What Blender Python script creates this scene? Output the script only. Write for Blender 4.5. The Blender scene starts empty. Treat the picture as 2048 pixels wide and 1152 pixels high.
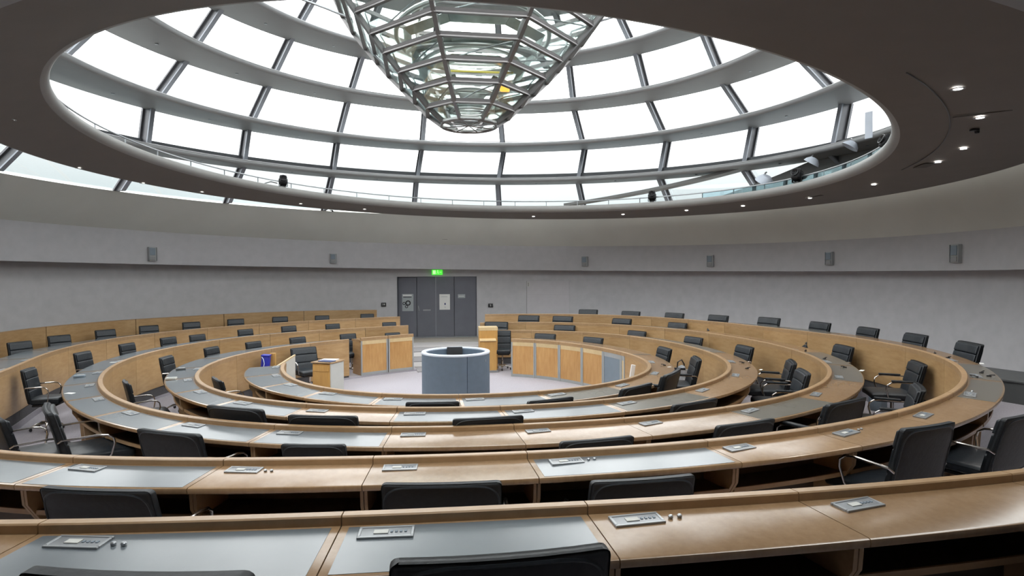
import bpy, bmesh, math, random
from mathutils import Vector, Matrix
random.seed(7)
sc = bpy.context.scene
COL = sc.collection
sin, cos, pi, R = math.sin, math.cos, math.pi, math.radians

# ------------------------------------------------------------------ materials
MATS = {}
def new_mat(name):
    m = bpy.data.materials.new(name); m.use_nodes = True
    nt = m.node_tree; b = nt.nodes['Principled BSDF']
    MATS[name] = m
    return m, nt, b
def mat(name, col, rough=.5, metal=0., var=0., scale=6., bump=0., spec=.5, emit=None, estr=0., objvar=0.):
    m, nt, b = new_mat(name)
    b.inputs['Base Color'].default_value = (*col, 1); b.inputs['Roughness'].default_value = rough
    b.inputs['Metallic'].default_value = metal; b.inputs['Specular IOR Level'].default_value = spec
    if emit: b.inputs['Emission Color'].default_value = (*emit, 1); b.inputs['Emission Strength'].default_value = estr
    if var or bump:
        tc = nt.nodes.new('ShaderNodeTexCoord'); n = nt.nodes.new('ShaderNodeTexNoise')
        n.inputs['Scale'].default_value = scale; n.inputs['Detail'].default_value = 5
        nt.links.new(tc.outputs['Object'], n.inputs['Vector'])
        if var:
            cr = nt.nodes.new('ShaderNodeValToRGB'); e = cr.color_ramp.elements
            e[0].position = .3; e[1].position = .7
            e[0].color = (*[c * (1 - var) for c in col], 1); e[1].color = (*[min(1, c * (1 + var)) for c in col], 1)
            nt.links.new(n.outputs['Fac'], cr.inputs['Fac']); nt.links.new(cr.outputs['Color'], b.inputs['Base Color'])
        if bump:
            bp = nt.nodes.new('ShaderNodeBump'); bp.inputs['Strength'].default_value = bump; bp.inputs['Distance'].default_value = .01
            nt.links.new(n.outputs['Fac'], bp.inputs['Height']); nt.links.new(bp.outputs['Normal'], b.inputs['Normal'])
    return m
def wood(name, c0, c1, rough, stretch, objvar=.10, spec=.5):
    """veneer: stretched grain, broad figure, a small difference from sheet to sheet"""
    m, nt, b = new_mat(name); L = nt.links.new; N = nt.nodes.new
    tc = N('ShaderNodeTexCoord'); mp = N('ShaderNodeMapping'); mp.inputs['Scale'].default_value = stretch
    L(tc.outputs['Object'], mp.inputs['Vector'])
    n = N('ShaderNodeTexNoise'); n.inputs['Scale'].default_value = 3.; n.inputs['Detail'].default_value = 8; n.inputs['Roughness'].default_value = .62
    L(mp.outputs['Vector'], n.inputs['Vector'])
    n2 = N('ShaderNodeTexNoise'); n2.inputs['Scale'].default_value = 1.7; n2.inputs['Detail'].default_value = 2
    L(tc.outputs['Object'], n2.inputs['Vector'])
    mx = N('ShaderNodeMath'); mx.operation = 'MULTIPLY_ADD'; mx.inputs[1].default_value = .6
    L(n.outputs['Fac'], mx.inputs[0]); 
    m2 = N('ShaderNodeMath'); m2.operation = 'MULTIPLY'; m2.inputs[1].default_value = .4
    L(n2.outputs['Fac'], m2.inputs[0]); L(m2.outputs[0], mx.inputs[2])
    cr = N('ShaderNodeValToRGB'); e = cr.color_ramp.elements; e[0].position = .33; e[1].position = .68
    e[0].color = (*c0, 1); e[1].color = (*c1, 1); L(mx.outputs[0], cr.inputs['Fac'])
    oi = N('ShaderNodeObjectInfo'); mr = N('ShaderNodeMapRange'); mr.inputs[3].default_value = 1 - objvar; mr.inputs[4].default_value = 1 + objvar
    L(oi.outputs['Random'], mr.inputs[0])
    hs = N('ShaderNodeHueSaturation'); L(mr.outputs[0], hs.inputs['Value']); L(cr.outputs['Color'], hs.inputs['Color'])
    L(hs.outputs['Color'], b.inputs['Base Color'])
    b.inputs['Roughness'].default_value = rough; b.inputs['Specular IOR Level'].default_value = spec
    return m
W_TOP = wood('oak_top', (.25, .152, .078), (.32, .207, .116), .22, (9, 9, 2), .08, .95)
W_PAN = wood('oak_panel', (.32, .185, .078), (.45, .295, .148), .38, (1.6, 1.6, 7), .10)
W_FIG = wood('oak_panel_figured', (.40, .20, .065), (.56, .33, .13), .38, (7, 7, 1.2), .06)
W_PALE = wood('oak_pale', (.52, .38, .20), (.62, .48, .28), .38, (5, 5, 3), .05)
W_LIP = wood('oak_lip', (.29, .178, .088), (.38, .246, .132), .36, (6, 6, 6), .05)
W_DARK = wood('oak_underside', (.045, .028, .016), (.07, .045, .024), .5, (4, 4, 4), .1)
W_POD = wood('oak_podium', (.43, .23, .065), (.55, .32, .10), .4, (8, 8, 1.2), .03)
GREY_TOP = mat('grey_linoleum', (.125, .142, .155), .23, var=.06, scale=3, spec=.75)
GREY_PANEL = mat('grey_panel', (.17, .21, .25), .55, var=.04)
GREY_STRIP = mat('grey_strip', (.30, .31, .31), .5, var=.04)
PALE_GREY = mat('pale_grey_laminate', (.50, .50, .47), .5, var=.03)
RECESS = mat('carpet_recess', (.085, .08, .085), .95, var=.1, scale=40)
PLINTH = mat('grey_plinth', (.23, .235, .24), .6, var=.05)
LEATHER = mat('black_leather', (.012, .014, .017), .50, var=.25, scale=40, bump=.15, spec=.35)
LEATHER_F = mat('black_leather_cushion', (.014, .018, .023), .42, var=.25, scale=30, bump=.2, spec=.45)
CHROME = mat('chrome', (.50, .47, .44), .18, 1., var=.04)
STEEL = mat('brushed_steel', (.34, .355, .37), .34, .8, var=.06)
FRAME = mat('console_frame', (.30, .31, .32), .36, .5, var=.05)
TAUPE_TOP = mat('taupe_linoleum', (.14, .13, .11), .22, var=.06, scale=3, spec=.7)
HATCH = mat('hatch_grille', (.075, .065, .058), .7, var=.05)
BLACK = mat('black_plastic', (.012, .012, .014), .4, var=.1)
BLACK_MATTE = mat('black_matte', (.010, .010, .012), .7, var=.1)
CARPET = mat('carpet', (.375, .355, .39), .95, var=.10, scale=60, bump=.3)
CARPET_DK = mat('carpet_band', (.27, .26, .27), .95, var=.10, scale=60, bump=.3)
CARPET_LT = mat('carpet_light_band', (.44, .42, .42), .95, var=.06, scale=60)
CARPET_BG = mat('carpet_threshold', (.36, .33, .29), .95, var=.06, scale=60)
WALL = mat('wall_fabric', (.46, .455, .465), .9, var=.05, scale=5)
FASCIA = mat('fascia_fabric', (.42, .415, .428), .9, var=.04, scale=5)
FLUSH = mat('flush_door', (.49, .475, .49), .85, var=.03)
COVE = mat('cove_plaster', (.58, .585, .545), .85, var=.07, scale=.6)
SLAB = mat('soffit_plaster', (.16, .142, .13), .75, var=.03, scale=3)
RIM = mat('rim_lit_grey', (.27, .265, .255), .45, var=.03)  # lighter than the soffit: light falling on the rim put into its colour
BAND = mat('louver_lacquer', (.25, .25, .245), .5, var=.03, scale=2)
BANDRIM = mat('louver_rim_lit', (.36, .365, .37), .4, .2, var=.03)  # the shelf finish, with the light its rim catches painted in
RIB = mat('rib_steel', (.13, .13, .14), .45, .2, var=.05)
RIB_LT = mat('rib_flange', (.30, .32, .36), .5, .1, var=.04)
TRANSOM = mat('transom_steel', (.10, .105, .112), .5, .1, var=.05)
FUN = mat('funnel_steel', (.20, .19, .19), .32, .55, var=.06)
FUN_DK = mat('funnel_gasket', (.075, .068, .068), .45, .2, var=.06)
MIRROR = mat('mirror_glass', (.50, .54, .51), .16, .45, var=.25, scale=4)
TUBE = mat('white_tube', (.62, .64, .63), .3, .2, var=.03)
DOOR = mat('door_grey', (.125, .13, .155), .5, var=.05, scale=3)
DOOR_EDGE = mat('door_edge', (.26, .27, .29), .4, .5, var=.04)
FABRIC = mat('lectern_fabric', (.125, .165, .215), .85, var=.05, scale=12)
RIMBLUE = mat('lectern_rim', (.68, .74, .84), .35, var=.02)
PAPER = mat('paper', (.74, .74, .72), .8, var=.03)
POSTER_G = mat('poster_grey', (.34, .37, .38), .5, var=.05)
BLUE = mat('blue_folder', (.035, .055, .16), .5, var=.1)
BLUE2 = mat('blue_plastic', (.012, .018, .30), .4, var=.1)
GREEN = mat('exit_green', (.05, .6, .08), .4, emit=(.06, .55, .03), estr=.5)
GREENL = mat('exit_white', (.6, .95, .6), .4, emit=(.35, .8, .25), estr=.5)
LAMP = mat('lamp_lens', (1, 1, .97), .3, emit=(1, .97, .92), estr=9.)
LAMP_DIM = mat('lamp_lens_dim', (.9, .9, .85), .3, emit=(1, .97, .9), estr=1.6)
ORANGE = mat('orange_glow', (.9, .4, .05), .4, emit=(1., .42, .06), estr=1.3)
RED = mat('red_banner', (.30, .045, .02), .6, var=.05)
YELLOW = mat('yellow_strip', (.75, .62, .12), .5, var=.05)
PLATFORM = mat('platform_grey', (.085, .088, .09), .6, var=.06)
BAG = mat('bag_fabric', (.42, .44, .47), .8, var=.2, scale=18, bump=.4)
LAV = mat('lavender_print', (.30, .27, .55), .6)
def glass(name, tint, gl, rough=.0):
    m = bpy.data.materials.new(name); m.use_nodes = True; nt = m.node_tree; nt.nodes.clear(); N = nt.nodes.new; L = nt.links.new
    o = N('ShaderNodeOutputMaterial'); t = N('ShaderNodeBsdfTransparent'); t.inputs[0].default_value = (*tint, 1)
    g = N('ShaderNodeBsdfGlossy'); g.inputs['Color'].default_value = (.9, .95, .95, 1); g.inputs['Roughness'].default_value = rough
    fr = N('ShaderNodeFresnel'); fr.inputs[0].default_value = 1.45
    mm = N('ShaderNodeMath'); mm.operation = 'MULTIPLY'; mm.inputs[1].default_value = gl; L(fr.outputs[0], mm.inputs[0])
    mx = N('ShaderNodeMixShader'); L(mm.outputs[0], mx.inputs[0]); L(t.outputs[0], mx.inputs[1]); L(g.outputs[0], mx.inputs[2]); L(mx.outputs[0], o.inputs[0])
    return m
GLASS = glass('dome_glass', (.97, .985, .985), .35)
FGLASS = glass('funnel_glass', (.91, .94, .925), .6)
RGLASS = glass('railing_glass', (.80, .90, .93), .8)
CONS = mat('console_insert', (.20, .21, .22), .30, .2, var=.1, scale=20)

# ------------------------------------------------------------------ mesh helpers
class MB:
    def __init__(s): s.v = []; s.f = []; s.mi = []
    def add(s, v, f, m=0):
        o = len(s.v); s.v += [tuple(p) for p in v]; s.f += [tuple(i + o for i in q) for q in f]; s.mi += [m] * len(f); return s
    def xf(s, M):
        s.v = [tuple(M @ Vector(p)) for p in s.v]; return s
    def box(s, x0, x1, y0, y1, z0, z1, m=0):
        v = [(x, y, z) for x in (x0, x1) for y in (y0, y1) for z in (z0, z1)]
        return s.add(v, [(0, 1, 3, 2), (4, 6, 7, 5), (0, 4, 5, 1), (2, 3, 7, 6), (0, 2, 6, 4), (1, 5, 7, 3)], m)
    def rbox(s, sx, sy, sz, bev, seg=3, M=None, m=0, cuts=0, deform=None):
        bm = bmesh.new(); bmesh.ops.create_cube(bm, size=1)
        for v in bm.verts: v.co = (v.co.x * sx, v.co.y * sy, v.co.z * sz)
        if cuts: bmesh.ops.subdivide_edges(bm, edges=bm.edges[:], cuts=cuts, use_grid_fill=True)
        if bev:
            ed = [e for e in bm.edges if len(e.link_faces) == 2 and e.link_faces[0].normal.angle(e.link_faces[1].normal, 0) > .5]
            bmesh.ops.bevel(bm, geom=ed, offset=bev, segments=seg, profile=.5, affect='EDGES')
        bm.verts.index_update()
        vs = [v.co.copy() for v in bm.verts]
        if deform: vs = [Vector(deform(v)) for v in vs]
        if M: vs = [M @ v for v in vs]
        fs = [[v.index for v in f.verts] for f in bm.faces]; bm.free()
        return s.add(vs, fs, m)
    def sweep(s, loops, closed=False, caps=True, m=0):
        """loops: list of equally long closed polygons (3D points)"""
        n = len(loops[0]); v = [p for l in loops for p in l]; f = []
        K = len(loops)
        for i in range(K if closed else K - 1):
            a, b = i * n, ((i + 1) % K) * n
            for j in range(n): f.append((a + j, a + (j + 1) % n, b + (j + 1) % n, b + j))
        if caps and not closed: f.append(tuple(range(n))[::-1]); f.append(tuple((K - 1) * n + j for j in range(n)))
        return s.add(v, f, m)
    def tube(s, path, r, n=8, closed=False, m=0, rs=None):
        P = [Vector(p) for p in path]; loops = []; K = len(P); up = None
        for i in range(K):
            a = P[i - 1] if (i > 0 or closed) else P[i]; b = P[(i + 1) % K] if (i < K - 1 or closed) else P[i]
            t = (b - a).normalized()
            if up is None: up = Vector((0, 0, 1)) if abs(t.z) < .9 else Vector((1, 0, 0))
            x = up - t * up.dot(t); x.normalize(); y = t.cross(x); up = x
            rr = rs[i] if rs else r
            loops.append([P[i] + x * (rr * cos(2 * pi * k / n)) + y * (rr * sin(2 * pi * k / n)) for k in range(n)])
        return s.sweep(loops, closed=closed, m=m)
    def lathe(s, prof, n=24, c=(0, 0, 0), m=0):
        loops = [[(c[0] + r * cos(2 * pi * k / n), c[1] + r * sin(2 * pi * k / n), c[2] + z) for k in range(n)] for r, z in prof]
        return s.sweep(loops, closed=prof[0][0] > .012, m=m)
def obj(name, mb, m, parent=None, base=None, smooth=30):
    """links ONE mesh object; vertices are world coordinates unless the parent carries a rotation"""
    o0 = Vector((0, 0, 0))
    if parent is not None: o0 = WORLD[parent.name]
    elif base is not None: o0 = Vector(base)
    me = bpy.data.meshes.new(name); me.from_pydata([tuple(Vector(p) - o0) for p in mb.v], [], mb.f)
    bm = bmesh.new(); bm.from_mesh(me); bmesh.ops.recalc_face_normals(bm, faces=bm.faces[:]); bm.to_mesh(me); bm.free()
    for mm in (m if isinstance(m, (list, tuple)) else [m]): me.materials.append(mm)
    for p, k in zip(me.polygons, mb.mi): p.material_index = k
    if smooth:
        me.shade_smooth(); me.set_sharp_from_angle(angle=R(smooth))
    o = bpy.data.objects.new(name, me); COL.objects.link(o)
    if parent is not None: o.parent = parent; WORLD[o.name] = o0
    else: o.location = o0; WORLD[o.name] = o0
    return o
WORLD = {}
def thing(name, label, cat, loc, group=None):
    o = bpy.data.objects.new(name, None); COL.objects.link(o); o.empty_display_size = .1; o.location = loc
    WORLD[o.name] = Vector(loc); return tag(o, label, cat, group)
def tag(o, label, cat, group=None):
    o['label'] = label; o['category'] = cat
    if group: o['group'] = group
    return o
def struct(name, mb, m, parent=None, smooth=30):
    o = obj(name, mb, m, parent, smooth=smooth)
    if parent is None: o['kind'] = 'structure'
    return o
ORD = ['first', 'second', 'third', 'fourth', 'fifth', 'sixth', 'seventh', 'eighth', 'ninth', 'tenth', 'eleventh', 'twelfth', 'thirteenth',
       'fourteenth', 'fifteenth', 'sixteenth', 'seventeenth', 'eighteenth', 'nineteenth', 'twentieth', 'twenty-first', 'twenty-second']

# ------------------------------------------------------------------ the plan of the hall (metres; origin at the middle of the rings, +Y to the door)
# ring edges: height, mean radius, then sine / cosine terms of the slightly oval plan
RINGS = {
 'PE': [0.36, 2.8241, 0.3511, -0.145, -0.0432, -0.0163, 0.0401, 0.009, 0.0537, -0.0142], 'OE': [0.3149, 3.3241, 0.3738, -0.0588, 0.0265, -0.0306, 0.0844, 0.0012, 0.0268, 0.0004],
 'PD': [0.4065, 3.9408, 0.5374, -0.0171, 0.1437, -0.0747, 0.0954, 0.0237, 0.0447, -0.0273], 'OD': [0.3626, 4.4025, 0.503, 0.0372, 0.1193, -0.1398, 0.1204, -0.0558, 0.0626, -0.0402],
 'PC': [0.4655, 5.0728, 0.41, 0.1099, -0.0612, -0.2864, 0.0635, -0.0325, 0.0896, -0.0484], 'OC': [0.4191, 5.5658, 0.4104, 0.1672, -0.0926, -0.3409, 0.0297, -0.1183, 0.0577, -0.069],
 'PB': [0.5875, 6.6719, 0.0992, 0.4423, -0.2757, 0.0885, -0.022, 0.0244, 0.1672, -0.1649, 0.0415, 0.0318, -0.0513, 0.0112], 'OB': [0.5361, 7.1996, 0.0365, 0.5745, -0.3388, 0.0162, -0.0743, -0.0136, 0.1473, -0.0847, 0.0403, 0.0735, -0.0333, -0.005],
 'PA': [0.7402, 8.1776, 0.1507, 0.0673, -0.1221, -0.2163, -0.0508, 0.2272, 0.042, -0.1544], 'OA': [0.6902, 8.5782, 0.1572, 0.0235, -0.115, -0.2023, -0.0612, 0.2397, 0.0606, -0.1644]}
TILT = {'E': (.025, .045), 'D': (.027, .019), 'C': (.079, .112), 'B': (.142, -.018), 'A': (-.009, -.077)}
def rad(n, th):
    v = RINGS[n]; r = v[1]
    for k in range((len(v) - 2) // 2): r += v[2 + 2 * k] * sin((k + 1) * th) + v[3 + 2 * k] * cos((k + 1) * th)
    return r
def rz(n, x, y): tx, ty = TILT[n[1]]; return RINGS[n][0] + tx * x / 10 + ty * y / 10
def ring_pt(n, th, dr=0., dz=0.):
    r = rad(n, th) + dr; x, y = r * sin(th), r * cos(th); return Vector((x, y, rz(n, x, y) + dz))
def floor_z(b, x, y): return rz('P' + b, x, y) - .80
def thetas(a, b, step=1.5):
    n = max(2, int(abs(b - a) / step) + 1); return [R(a + (b - a) * i / n) for i in range(n + 1)]

# ------------------------------------------------------------------ floor
def sector(mb, a, b, r0, r1, zf, m=0, step=2., z0=-1.3):
    L = []
    for t in thetas(a, b, step):
        p = []
        q0, q1 = r0(t) if callable(r0) else r0, r1(t) if callable(r1) else r1
        for r, top in ((q0, 0), (q0, 1), (q1, 1), (q1, 0)):
            x, y = r * sin(t), r * cos(t); p.append((x, y, zf(x, y) if top else z0))
        L.append(p)
    mb.sweep(L, m=m)
fl = MB()
F = lambda b: (lambda x, y: floor_z(b, x, y))
sector(fl, 0, 360, .02, lambda t: min(rad('PE', t), 2.4), F('E'))
sector(fl, 9, 350, lambda t: min(rad('PE', t), 2.4), lambda t: rad('PD', t) + .012, F('E'))
sector(fl, 9, 350, lambda t: rad('PD', t) + .012, lambda t: rad('PC', t) + .012, F('D'))
sector(fl, 9, 350, lambda t: rad('PC', t) + .012, lambda t: rad('PB', t) + .012, F('C'))
sector(fl, 9, 138, lambda t: rad('PB', t) + .012, 13.4, F('B'))
sector(fl, 224, 350, lambda t: rad('PB', t) + .012, 13.4, F('B'))
sector(fl, 138, 224, lambda t: rad('PB', t) + .012, lambda t: rad('PA', t) + .012, F('B'))
sector(fl, 138, 224, lambda t: rad('PA', t) + .012, 13.4, F('A'))
zz = -.432
for k, (y0, y1, m) in enumerate(((2.4, 3.45, 0), (3.45, 4.05, 1), (4.05, 4.75, 2), (4.75, 5.45, 1), (5.45, 6.25, 2), (6.25, 7.05, 1), (7.05, 8.2, 2), (8.2, 9.8, 3))):
    if k: zz += .020
    sector(fl, -10, 9, lambda t, q=y0: q, lambda t, q=y1: q, (lambda x, y, z=zz: z), m)
DOORZ = zz
o = struct('floor', fl, [CARPET, CARPET_DK, CARPET_LT, CARPET_BG], smooth=0)

# ------------------------------------------------------------------ walls
def grow(t):   # behind the viewer the hall opens into a deeper gallery
    d = abs((math.degrees(t) % 360) - 180); u = min(1, max(0, (72 - d) / 36)); return 1 + .30 * u * u * (3 - 2 * u)
def fb(x, y): return 1.917 - .01519 * x - .0036 * y
def ft(x, y): return 2.646 - .0202 * x + .0004 * y
def wp(r, t, c=(.25, 0.)): g = grow(t); return (c[0] + r * g * sin(t), c[1] + r * g * cos(t))
DA, DB = -10.72, 4.82
def wall_sweep(a, b, r0, r1, z0, z1, m=0):
    mb = MB(); L = []
    for t in thetas(a, b, 1.5):
        p = []
        for r, z in ((r0, z0), (r0, z1), (r1, z1), (r1, z0)):
            x, y = wp(r, t); p.append((x, y, z(x, y) if callable(z) else z))
        L.append(p)
    return mb.sweep(L)
struct('wall_round', wall_sweep(DB, 360 + DA, 9.30, 9.55, -1.2, lambda x, y: fb(x, y) + .1), WALL)
struct('wall_lintel', wall_sweep(DA, DB, 9.30, 9.55, 1.655, lambda x, y: fb(x, y) + .1), WALL)
mb = MB(); L = []
for t in thetas(0, 360, 1.5)[:-1]:
    a = wp(8.85, t); b = wp(9.50, t)
    L.append([(*a, fb(*a)), (*a, ft(*a)), (*b, ft(*b)), (*b, fb(*b))])
struct('trim_1', mb.sweep(L, closed=True), FASCIA)
COVE_TOP = (8.2, 3.513, .39, -.044, -.044, -.018)
def tring(s, t, dr=0., dz=0.):
    r, z, cx, cy, tx, ty = s; x = cx + (r + dr) * sin(t); y = cy + (r + dr) * cos(t); return (x, y, z + tx * x / 10 + ty * y / 10 + dz)
mb = MB(); L = []
for t in thetas(0, 360, 1.5)[:-1]:
    a = wp(8.85, t); b = wp(9.05, t); c = tring(COVE_TOP, t); d = tring(COVE_TOP, t, .12, .05)
    mid = lambda p, q, k, up: tuple(p[i] * (1 - k) + q[i] * k + (up if i == 2 else 0) for i in range(3))
    A = (*a, ft(*a)); B = (*b, ft(*b) + .08)
    L.append([A, mid(A, c, .35, -.02), mid(A, c, .7, -.02), c, d, mid(B, d, .5, .12), B])
struct('wall_cove', mb.sweep(L, closed=True), COVE)

# ------------------------------------------------------------------ ring-shaped soffit with the round opening
def z_in(x, y):
    w = (1 + cos(math.atan2(x - .64, y + .08))) / 2
    return (3.481 - .0263 * x - .0161 * y) * w + (3.514 - .0617 * x - .0236 * y) * (1 - w)
def p_in(t, dr=0.):
    w = (1 + cos(t)) / 2; r = 5.781 * w + 5.732 * (1 - w) + dr; return (.635 * w + .679 * (1 - w) + r * sin(t), -.07 * w - .103 * (1 - w) + r * cos(t))
def p_out(t, dr=0.): r = 7.063 + dr; return (1.226 + r * sin(t), -.04 + r * cos(t))
def z_out(x, y): return 3.357 - .0189 * x - .0034 * y
mb = MB(); L = []
for t in thetas(0, 360, 1.5)[:-1]:
    a = p_in(t); b = p_out(t); za, zb = z_in(*a), z_out(*b)
    L.append([(*a, za), (*b, zb), (*b, zb + .19), (*a, za + .165)])
struct('ceiling', mb.sweep(L, closed=True), SLAB)
for nm, pf, zf, rr, m in (('trim_2', p_in, z_in, .085, RIM), ('trim_3', p_out, z_out, .098, RIM)):
    mb = MB(); L = []
    for t in thetas(0, 360, 1.5)[:-1]:
        a = pf(t); z = zf(*a); s = -1 if nm == 'trim_2' else 1
        L.append([(a[0] + s * rr * sin(q) * sin(t), a[1] + s * rr * sin(q) * cos(t), z + rr - rr * cos(q)) for q in [pi * k / 8 for k in range(9)]])
    struct(nm, mb.sweep(L, closed=True), m)
def slab_z(x, y):
    i, s = z_in(x, y), z_out(x, y); rin = math.hypot(x - .64, y + .08); ro = math.hypot(x - 1.226, y + .04)
    t = (rin - 5.76) / max(.05, (rin - 5.76) + (7.063 - ro)); return i + (s - i) * min(max(t, 0), 1)
# joint line on the underside
mb = MB(); pts = []
for t in thetas(108, 150, 2): 
    x, y = .64 + 6.22 * sin(t), -.08 + 6.22 * cos(t); pts.append((x, y, slab_z(x, y) - .001))
tag(obj('expansion_joint', mb.tube(pts, .006, 5), SLAB and TRANSOM, base=pts[0]), 'thin dark curved joint line in the soffit right of the round opening', 'ceiling joint')
# downlights
DL = [(4.41, -5.252, 1), (5.312, -4.546, 1), (6.251, -3.362, 1), (6.591, -2.604, 1), (7.075, -.768, 1), (7.083, .993, 1), (6.525, 2.557, 1), (5.739, 3.765, 1),
      (4.59, 5.094, 1), (2.432, 6.259, 1), (-5.142, -2.139, 0), (-5.80, .36, 0), (-5.55, 1.88, 0), (-4.97, 3.09, 0), (-3.40, 4.87, 0), (-2.013, 5.702, 0)]
for k, (x, y, on) in enumerate(DL):
    z = slab_z(x, y)
    side = ('%s lit downlight from the right end of the ceiling arc' % ORD[k]) if on else ('%s pale downlight from the left end of the ceiling arc' % ORD[k - 10])
    t = thing('downlight', side, 'ceiling light', (x, y, z), 'downlights in the ring soffit')
    m1 = MB().lathe([(.036, 0), (.052, 0), (.055, -.004), (.052, -.008), (.036, -.006)], 20, (x, y, z)); obj('bezel', m1, STEEL, t)
    m2 = MB().lathe([(.001, .004), (.034, .004), (.034, -.003), (.001, -.003)], 20, (x, y, z)); obj('lens', m2, LAMP if on else LAMP_DIM, t)
    if on:
        ld = bpy.data.lights.new('downlight_beam', 'SPOT'); ld.energy = 16; ld.spot_size = R(115); ld.spot_blend = .6; ld.color = (1, .95, .88); ld.shadow_soft_size = .04
        lo = bpy.data.objects.new('downlight_beam', ld); COL.objects.link(lo); lo.parent = t; lo.location = (0, 0, -.02)
for x, y, lb in ((5.641, -4.143, 'black ceiling sensor between two lit downlights on the right'), (-2.865, 5.85, 'pair of black sensors on the soffit edge left of the spotlight')):
    z = slab_z(x, y); t = thing('ceiling_sensor', lb, 'sensor', (x, y, z))
    obj('sensor_base', MB().lathe([(.001, 0), (.045, 0), (.045, -.015), (.001, -.02)], 14, (x, y, z)), BLACK, t)
    obj('sensor_head', MB().lathe([(.001, -.018), (.025, -.018), (.02, -.04), (.001, -.045)], 12, (x + .03, y, z)), BLACK, t)
for x, y, w, d, lb in ((7.05, .80, .42, .05, 'narrow dark slot vent in the soffit beside a downlight'), (6.62, -2.35, .34, .16, 'dark square hatch in the soffit at the right'), (5.22, -4.66, .46, .03, 'thin dark radial slot in the right soffit')):
    z = slab_z(x, y); ang = math.atan2(y, x)
    M_ = Matrix.Translation((x, y, z - .002)) @ Matrix.Rotation(ang + (0 if w > .45 else pi / 2), 4, 'Z')
    tag(obj('ceiling_hatch', MB().rbox(w, d, .006, .001, 1, M_), HATCH, base=(x, y, z)), lb, 'ceiling vent')

# railing round the opening
t = thing('handrail', 'thin chrome handrail on posts round the ceiling opening', 'railing', (.64, -.07 + 5.9, z_in(.64, 5.8) + .17))
pts = []
for a in thetas(-140, 140, 2):
    x, y = p_in(a, .10); pts.append((x, y, z_in(x, y) + .165 + .13))
obj('top_rail', MB().tube(pts, .014, 6), STEEL, t)
for k in range(34):
    a = R(-132 + 8 * k); x, y = p_in(a, .10); z = z_in(x, y) + .16
    obj('post', MB().box(x - .008, x + .008, y - .008, y + .008, z, z + .135), STEEL, t)
mb = MB()
L = []
for a in thetas(60, 118, 2):
    p, q = p_in(a, .09), p_in(a, .095); z = z_in(*p)
    L.append([(*p, z + .165), (*p, z + .28), (*q, z + .28), (*q, z + .165)])
obj('glass_panel', mb.sweep(L), RGLASS, t)
# stage spotlights standing on the rim
def spotlight(x, y, z, yaw, lb, s=1.):
    zb = z_in(x, y) + .15
    t = thing('spotlight', lb, 'spotlight', (x, y, zb), 'spotlights on the ceiling rim')
    M_ = Matrix.Translation((x, y, zb + .03)) @ Matrix.Rotation(yaw, 4, 'Z')
    obj('base', MB().rbox(.10 * s, .10 * s, .05 * s, .008, 2, M_), BLACK, t)
    y_ = MB()
    for sx in (-1, 1): y_.rbox(.012, .05 * s, .17 * s, .004, 1, M_ @ Matrix.Translation((sx * .088 * s, 0, .10 * s)))
    y_.rbox(.19 * s, .05 * s, .012, .004, 1, M_ @ Matrix.Translation((0, 0, .025 * s)))
    obj('yoke', y_, BLACK, t)
    H = M_ @ Matrix.Translation((0, 0, .15 * s)) @ Matrix.Rotation(R(-25), 4, 'X')
    h = MB().rbox(.155 * s, .17 * s, .20 * s, .03 * s, 3, H); obj('housing', h, BLACK_MATTE, t)
    obj('lens_ring', MB().lathe([(.03 * s, 0), (.07 * s, 0), (.075 * s, .03 * s), (.06 * s, .035 * s)], 18).xf(H @ Matrix.Translation((0, -.085 * s, 0)) @ Matrix.Rotation(R(90), 4, 'X')), BLACK, t)
    return t
spotlight(-3.58, 4.02, 0, R(20), 'black stage spotlight on the left rim beside a small reading arm')
spotlight(4.94, 3.90, 0, R(-25), 'black stage spotlight near the middle of the right rim')
spotlight(6.46, .42, 0, R(-60), 'black stage spotlight on the right rim, second from right end', 1.0)
spotlight(6.10, -2.30, 0, R(-100), 'black clamped spotlight with winged barn doors at far right rim', .9)
x, y = -3.92, 3.74; z = z_in(x, y) + .15
tag(obj('reading_arm', MB().tube([(x, y, z), (x + .02, y, z + .05), (x + .13, y + .08, z + .10), (x + .24, y + .17, z + .08)], .012, 6), STEEL, base=(x, y, z)), 'small bent metal arm left of the rim spotlight', 'lamp arm')
def floodlamp(x, y, z, s, yaw, lb):
    t = thing('floodlamp', lb, 'lamp', (x, y, z), 'white lamps on the upper gallery')
    M_ = Matrix.Translation((x, y, z)) @ Matrix.Rotation(yaw, 4, 'Z') @ Matrix.Rotation(R(35), 4, 'X')
    obj('reflector', MB().lathe([(.01, .10 * s), (.07 * s, .09 * s), (.13 * s, .03 * s), (.15 * s, -.02 * s), (.13 * s, -.02 * s), (.01, .02 * s)], 22).xf(M_), RIMBLUE, t)
    obj('bracket', MB().tube([(x, y, z + .08 * s), (x + .02, y + .02, z + .13 * s), (x + .08, y + .08, z + .15 * s)], .014 * s, 6), STEEL, t)
floodlamp(7.0, -.28, 3.93, .95, R(60), 'white dish lamp under the gallery at the right end')
floodlamp(6.95, .74, 3.84, 1., R(40), 'white oval lamp left of the right end dish lamp')
floodlamp(6.60, 1.80, 3.64, 1.3, R(20), 'larger white lamp low on the right rim behind the railing')
x, y, z = 6.66, -1.18, 3.86
tag(obj('display_board', MB().rbox(.12, .02, .42, .004, 1, Matrix.Translation((x, y, z + .21)) @ Matrix.Rotation(R(-70), 4, 'Z')), RIMBLUE, base=(x, y, z)), 'narrow pale blue upright board on the right gallery', 'board')

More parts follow.
